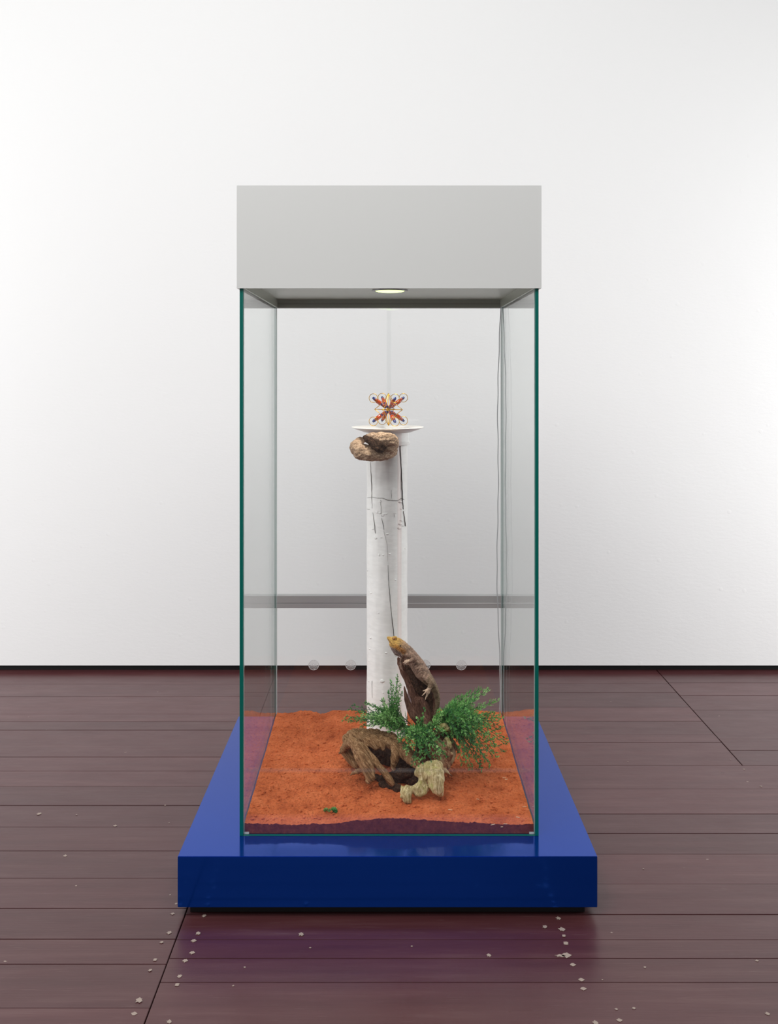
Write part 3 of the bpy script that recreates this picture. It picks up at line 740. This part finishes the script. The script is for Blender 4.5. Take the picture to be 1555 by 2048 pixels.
# eye, lid, ear
ep = P(788, 1277.5, LZ-.0150)
bm = bmesh.new(); bmesh.ops.create_icosphere(bm, subdivisions=3, radius=.0034, matrix=Matrix.Translation(ep+Vector((0, .001, 0))))
eye = obj('eye', bm, mat('eye_amber', (.35, .11, .01), .1, coat=1), liz, smooth=True); eye['label'] = 'small amber eye'
bm = bmesh.new(); bmesh.ops.create_icosphere(bm, subdivisions=2, radius=.0016, matrix=Matrix.Translation(ep+Vector((0, -.0015, 0))))
obj('pupil', bm, mat('pupil_black', (.003, .003, .003), .1, coat=1), eye, smooth=True)
bm = bmesh.new(); n = 20
tube(bm, [ep+Vector((.0046*math.cos(2*PI*i/n), .0003, .0036*math.sin(2*PI*i/n))) for i in range(n)], .0010, 6, closed=True)
obj('eyelid', bm, mat('eyelid_yellow', (.5, .27, .07), .6), liz, smooth=True)
er = P(800, 1291.5, LZ-.0245)
bm = bmesh.new(); bmesh.ops.create_icosphere(bm, subdivisions=2, radius=1, matrix=Matrix.Translation(er) @ Matrix.Rotation(.8, 4, 'Y') @ Matrix.Diagonal((.0016, .003, .003, 1)))
obj('ear_opening', bm, mat('ear_dark', (.02, .01, .008), .8), liz, smooth=True)
bm = bmesh.new(); tube(bm, [P(775.5,1279,LZ-.006), P(781,1285,LZ-.0125), P(787,1291,LZ-.0165), P(793,1295.5,LZ-.0175)], .0005, 6)
obj('mouth_line', bm, mat('mouth_dark', (.12, .06, .03), .8), liz)
# spiny scales: beard, shoulder ridge, flank and back
spm = mat('spine_scale', (.34, .24, .17), .7)
bm = bmesh.new(); random.seed(5)
nrm = [v.normal.copy() for v in liz.data.vertices]; cos_ = [v.co.copy() for v in liz.data.vertices]
cnt = 0
idx = list(range(len(cos_))); random.shuffle(idx)
for i in idx:
    if cnt > 900: break
    co, n = cos_[i], nrm[i]; px, py = pxof(co)
    if n.y > .5 or py > 1372 or px < 788: continue
    s = (co-axis0).dot(axv)/axl; up = -(py-1275-(px-776)*.72)
    big = (s < 1.1 and up < -11) or (.85 < s < 1.2)
    if s < .7 and not big: continue
    if co.y < LZ-.024 and py < 1335 and px < 830: continue
    L = random.uniform(.0022, .0042) if big else random.uniform(.0010, .0022)
    r = L*.3; back = Vector((.75, 0, -.65)); dr = (n*.7+back*.8).normalized()
    tt = dr.orthogonal().normalized(); b2_ = dr.cross(tt)
    bv = [bm.verts.new(co+(tt*math.cos(k*2.094)+b2_*math.sin(k*2.094))*r) for k in range(3)]; tp = bm.verts.new(co+dr*L)
    for k in range(3): bm.faces.new((bv[k], bv[(k+1) % 3], tp))
    cnt += 1
tag(obj('spiny_scales', bm, spm, liz), 'short pale spiny scales', kind='stuff')

# ------------------------------------------------------------ ferns
def frond(plant, pts, n_tw, tw_len, leaf, lmat, seed, dens=1.0, up_bias=.15):
    rnd = random.Random(seed)
    pts = [Vector(p) for p in pts]
    # Catmull-like resample
    def cur(u):
        k = u*(len(pts)-1); i = min(int(k), len(pts)-2); f = k-i
        p0 = pts[max(i-1, 0)]; p1 = pts[i]; p2 = pts[i+1]; p3 = pts[min(i+2, len(pts)-1)]
        return .5*((2*p1)+(-p0+p2)*f+(2*p0-5*p1+4*p2-p3)*f*f+(-p0+3*p1-3*p2+p3)*f**3)
    st = bmesh.new(); tube(st, [cur(i/14) for i in range(15)], [.0013*(1-.6*i/14) for i in range(15)], 5)
    lf = bmesh.new()
    def leaf_at(p, dr, L):
        sd = dr.cross(Vector((rnd.uniform(-1, 1), rnd.uniform(-1, 1), rnd.uniform(-1, 1))))
        if sd.length < 1e-4: return
        sd.normalize(); nn_ = dr.cross(sd); w_ = L*.32
        a = lf.verts.new(p); b = lf.verts.new(p+dr*L*.5+sd*w_+nn_*w_*.4); c = lf.verts.new(p+dr*L); d = lf.verts.new(p+dr*L*.5-sd*w_+nn_*w_*.4)
        lf.faces.new((a, b, c)); lf.faces.new((a, c, d))
    total = (pts[-1]-pts[0]).length
    for i in range(n_tw):
        u = .12+.88*(i+rnd.random()*.6)/n_tw; u = min(u, .995); p = cur(u); t = (cur(min(1, u+.02))-cur(max(0, u-.02))).normalized()
        o = t.orthogonal().normalized(); o.rotate(Matrix.Rotation(i*2.4+rnd.random(), 3, t))
        L = tw_len*(1.05-.75*max(0, u-.3)/.7)*rnd.uniform(.7, 1.15)
        dr = (t*.85+o*.8+Vector((0, 0, up_bias))).normalized()
        q = p+dr*L; mid = p+dr*L*.5-Vector((0, 0, L*.05))
        tube(st, [p, mid, q], [.0006, .0005, .0003], 3, cap=False)
        m = max(4, int(L/.0027*dens))
        for k in range(m):
            f = .15+.85*k/m; pp = p.lerp(mid, f*2) if f < .5 else mid.lerp(q, f*2-1)
            for _ in range(3):
                oo = dr.orthogonal().normalized(); oo.rotate(Matrix.Rotation(rnd.random()*6.28, 3, dr))
                leaf_at(pp, (dr*.55+oo*.9).normalized(), leaf*rnd.uniform(.65, 1.2))
        leaf_at(q, dr, leaf)
    f_ = obj('frond', st, STEM, plant)
    tag(obj('leaflets', lf, lmat, f_), kind='stuff')
def fern(name, base, label, fr, cat='plant'):
    pln = empty(name, base, label, cat)
    for i, f in enumerate(fr):
        pts, n_tw, tw, leaf, lm_, dens = f
        frond(pln, pts, n_tw, tw, leaf, lm_, hash_(base, i), dens)
    return pln
def hash_(b, i): return int(abs(b.x)*9973+abs(b.y)*7919+i*131)
RND = random.Random(3)
def arc(b, tip, lift=.02, jit=.006):
    b = Vector(b); tip = Vector(tip); m = b.lerp(tip, .55)+Vector((RND.uniform(-jit, jit), RND.uniform(-jit, jit), lift))
    return [b, b.lerp(m, .55)+Vector((0, 0, lift*.25)), m, tip]
# right hand fern, a big drooping mop
bR = P(880, 1470, 3.13)
tips = [(962,1378,3.15),(975,1378,3.12),(940,1383,3.18),(915,1392,3.16),(990,1402,3.14),(985,1425,3.10),(998,1430,3.16),(1005,1455,3.12),(1012,1490,3.10),(1013,1478,3.18),(1008,1505,3.06),
        (995,1515,3.02),(980,1528,3.02),(960,1533,3.0),(940,1538,3.02),(925,1528,3.03),(970,1500,2.98),(985,1480,3.0),(950,1470,2.98),(960,1440,3.0),(935,1420,3.03),(950,1400,3.08),(930,1500,2.99),(975,1455,3.05),(990,1495,3.04),(955,1515,3.10),
        (905,1405,3.12),(890,1425,3.05),(970,1415,3.22),(1000,1440,3.22),(1015,1485,3.14),(945,1450,3.2),(915,1470,3.0),(955,1490,3.2),(920,1445,3.02),(985,1512,3.12)]
fr = []
tips += [(x+RND.uniform(-9, 9), y+RND.uniform(-9, 9), z+RND.uniform(-.05, .05)) for x, y, z in tips[:34] if x < 1006]
tips += [(930,1465,3.0),(945,1485,3.0),(960,1460,3.02),(938,1515,3.04),(970,1520,3.08),(900,1440,3.04),(912,1425,3.06),(925,1440,3.02)]
for i, t_ in enumerate(tips):
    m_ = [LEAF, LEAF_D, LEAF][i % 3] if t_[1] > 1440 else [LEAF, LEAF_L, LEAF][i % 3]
    tp = P(*t_); L = (tp-bR).length
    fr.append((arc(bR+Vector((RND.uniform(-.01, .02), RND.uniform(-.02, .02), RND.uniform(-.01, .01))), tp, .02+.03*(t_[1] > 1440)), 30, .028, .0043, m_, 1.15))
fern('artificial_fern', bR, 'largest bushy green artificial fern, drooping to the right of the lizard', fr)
# left fern
bL = P(815, 1450, 3.17)
tips = [(690,1433,3.17),(704,1410,3.2),(697,1437,3.12),(722,1428,3.10),(733,1408,3.18),(747,1412,3.16),(715,1440,3.14),(740,1445,3.08),(760,1455,3.08),(725,1452,3.1),(775,1458,3.06),(750,1432,3.12),(765,1425,3.15),(712,1424,3.18),(785,1440,3.1),(735,1430,3.22)]
tips += [(x+RND.uniform(-10, 14), y+RND.uniform(-6, 9), z+RND.uniform(-.04, .03)) for x, y, z in tips]
fr = [(arc(bL+Vector((RND.uniform(-.03, .01), RND.uniform(-.02, .02), RND.uniform(-.02, .01))), P(*t_), .012), 24, .024, .0040, [LEAF, LEAF_D, LEAF, LEAF_L][i % 4], 1.0) for i, t_ in enumerate(tips)]
fern('artificial_fern', bL, 'green artificial fern spreading left across the column foot', fr)
# upright fern in front of the column
bU = P(782, 1450, 3.15)
tips = [(794,1350,3.15),(781,1362,3.16),(786,1372,3.13),(800,1368,3.17),(803,1385,3.15),(763,1400,3.14),(766,1398,3.12),(776,1382,3.15),(797,1395,3.12),(790,1385,3.18),(772,1412,3.12),(795,1360,3.15)]
fr = [(arc(bU+Vector((RND.uniform(-.012, .012), RND.uniform(-.012, .012), -.005)), P(*t_), .0, .004), 30, .017, .0038, [LEAF, LEAF, LEAF_L, LEAF_D][i % 4] if t_[1] > 1380 else LEAF, 1.1) for i, t_ in enumerate(tips)]
fern('artificial_fern', bU, 'upright green artificial fern sprig in front of the white column', fr)
# centre fern spilling over the log
bC = P(835, 1470, 3.10)
tips = [(800,1478,3.02),(806,1495,2.99),(812,1508,2.97),(830,1526,2.94),(845,1525,2.94),(862,1520,2.94),(880,1515,2.95),(893,1512,2.97),(890,1490,2.97),(800,1468,3.04),(860,1495,2.95),(842,1500,2.95),(825,1495,2.96),(870,1475,3.0),(886,1462,3.02),(895,1470,3.02),(815,1480,2.99),(856,1510,2.94),(875,1500,2.95),(838,1485,2.97),(850,1482,2.98),(797,1484,3.02)]
tips += [(x+RND.uniform(-8, 8), y+RND.uniform(-8, 6), z+RND.uniform(-.01, .05)) for x, y, z in tips[:20]]
fr = [(arc(bC+Vector((RND.uniform(-.02, .02), RND.uniform(-.02, .01), RND.uniform(-.01, .01))), P(*t_), .022), 22, .020, .0042, [LEAF, LEAF_D, LEAF_L, LEAF][i % 4], 1.0) for i, t_ in enumerate(tips)]
fern('artificial_fern', bC, 'green artificial fern spilling over the log toward the pale chunk', fr)
# thin sprigs at the foot of the branch
bS = P(838, 1462, 3.08)
fr = [(arc(bS, P(849,1416,3.07), .0, .002), 12, .010, .0048, LEAF, .9), (arc(bS, P(846,1432,3.06), .0, .002), 8, .010, .0048, LEAF, .9), (arc(bS, P(833,1434,3.06), .0, .002), 10, .009, .0050, LEAF_L, .9)]
fern('artificial_fern', bS, 'thin small green sprigs at the foot of the upright branch', fr)
bT = P(870, 1455, 3.07)
fr = [(arc(bT, P(868,1432,3.05), .002, .002), 10, .012, .0056, LEAF_L, 1), (arc(bT, P(885,1425,3.05), .002, .002), 12, .012, .0056, LEAF_L, 1), (arc(bT, P(866,1440,3.04), .002, .002), 9, .012, .0056, LEAF_L, 1), (arc(bT, P(878,1418,3.06), .004, .002), 14, .012, .0052, LEAF, 1)]
fern('artificial_fern', bT, 'light green leafy tuft between the upright branch and largest fern', fr)
d_ = 2.86
bG = Vector(((663-VX)*d_/F, d_, sand_h((663-VX)*d_/F, d_)+.001))
fr = [([bG, bG+Vector((dx*.5, dy*.5, .004)), bG+Vector((dx, dy, .003))], 8, .007, .0042, LEAF_D, .8) for dx, dy in ((.014, 0), (-.022, .004), (.008, .012), (.012, -.006), (.003, .006))]
fern('fern_sprig', bG, 'tiny fallen green sprig lying alone on the red sand near the front', fr)
# pale bits of straw and pebble on the sand
random.seed(11)
bm = bmesh.new()
for (px, py) in [(1008,1557),(1012,1560),(1010,1649),(1035,1635),(1048,1615),(1027,1436),(955,1600),(900,1620),(1003,1655),(985,1650)]:
    d_ = 1.28*F/(py-VY)
    for _ in range(2): d_ = (CAMZ-sand_h((px-VX)*d_/F, d_))*F/(py-VY)
    x = (px-VX)*d_/F
    if abs(x-CX) > .405: continue
    a = random.uniform(-.5, .5); L = random.uniform(.003, .007); z = sand_h(x, d_)+.0022
    tube(bm, [(x-L*math.cos(a), d_-L*math.sin(a), z), (x+L*math.cos(a), d_+L*math.sin(a), z)], .0009, 5)
tag(obj('straw_bits', bm, mat('straw', (.72, .52, .33), .8), so_), 'pale bits of straw on the sand', kind='stuff')

# ------------------------------------------------------------ cord hanging down the rear right corner
cp = []
for i in range(90):
    u = i/89; z = HB+.028-(HB+.028-(PT+.060))*u
    px = 996.5+2.0*math.exp(-u*14)*2+1.3*math.sin(u*15+1.0)+.5*math.sin(u*61)-2.2*math.exp(-((u-.55)/.25)**2)+2.5*sm(.75, .95, u)
    y = DR-.034
    cp.append(((px-VX)*y/F, y, z))
bm = bmesh.new(); tube(bm, cp, .0017, 8)
tag(obj('power_cord', bm, CORD, smooth=True), 'thin grey cord hanging down the rear right corner inside the case', 'cord')
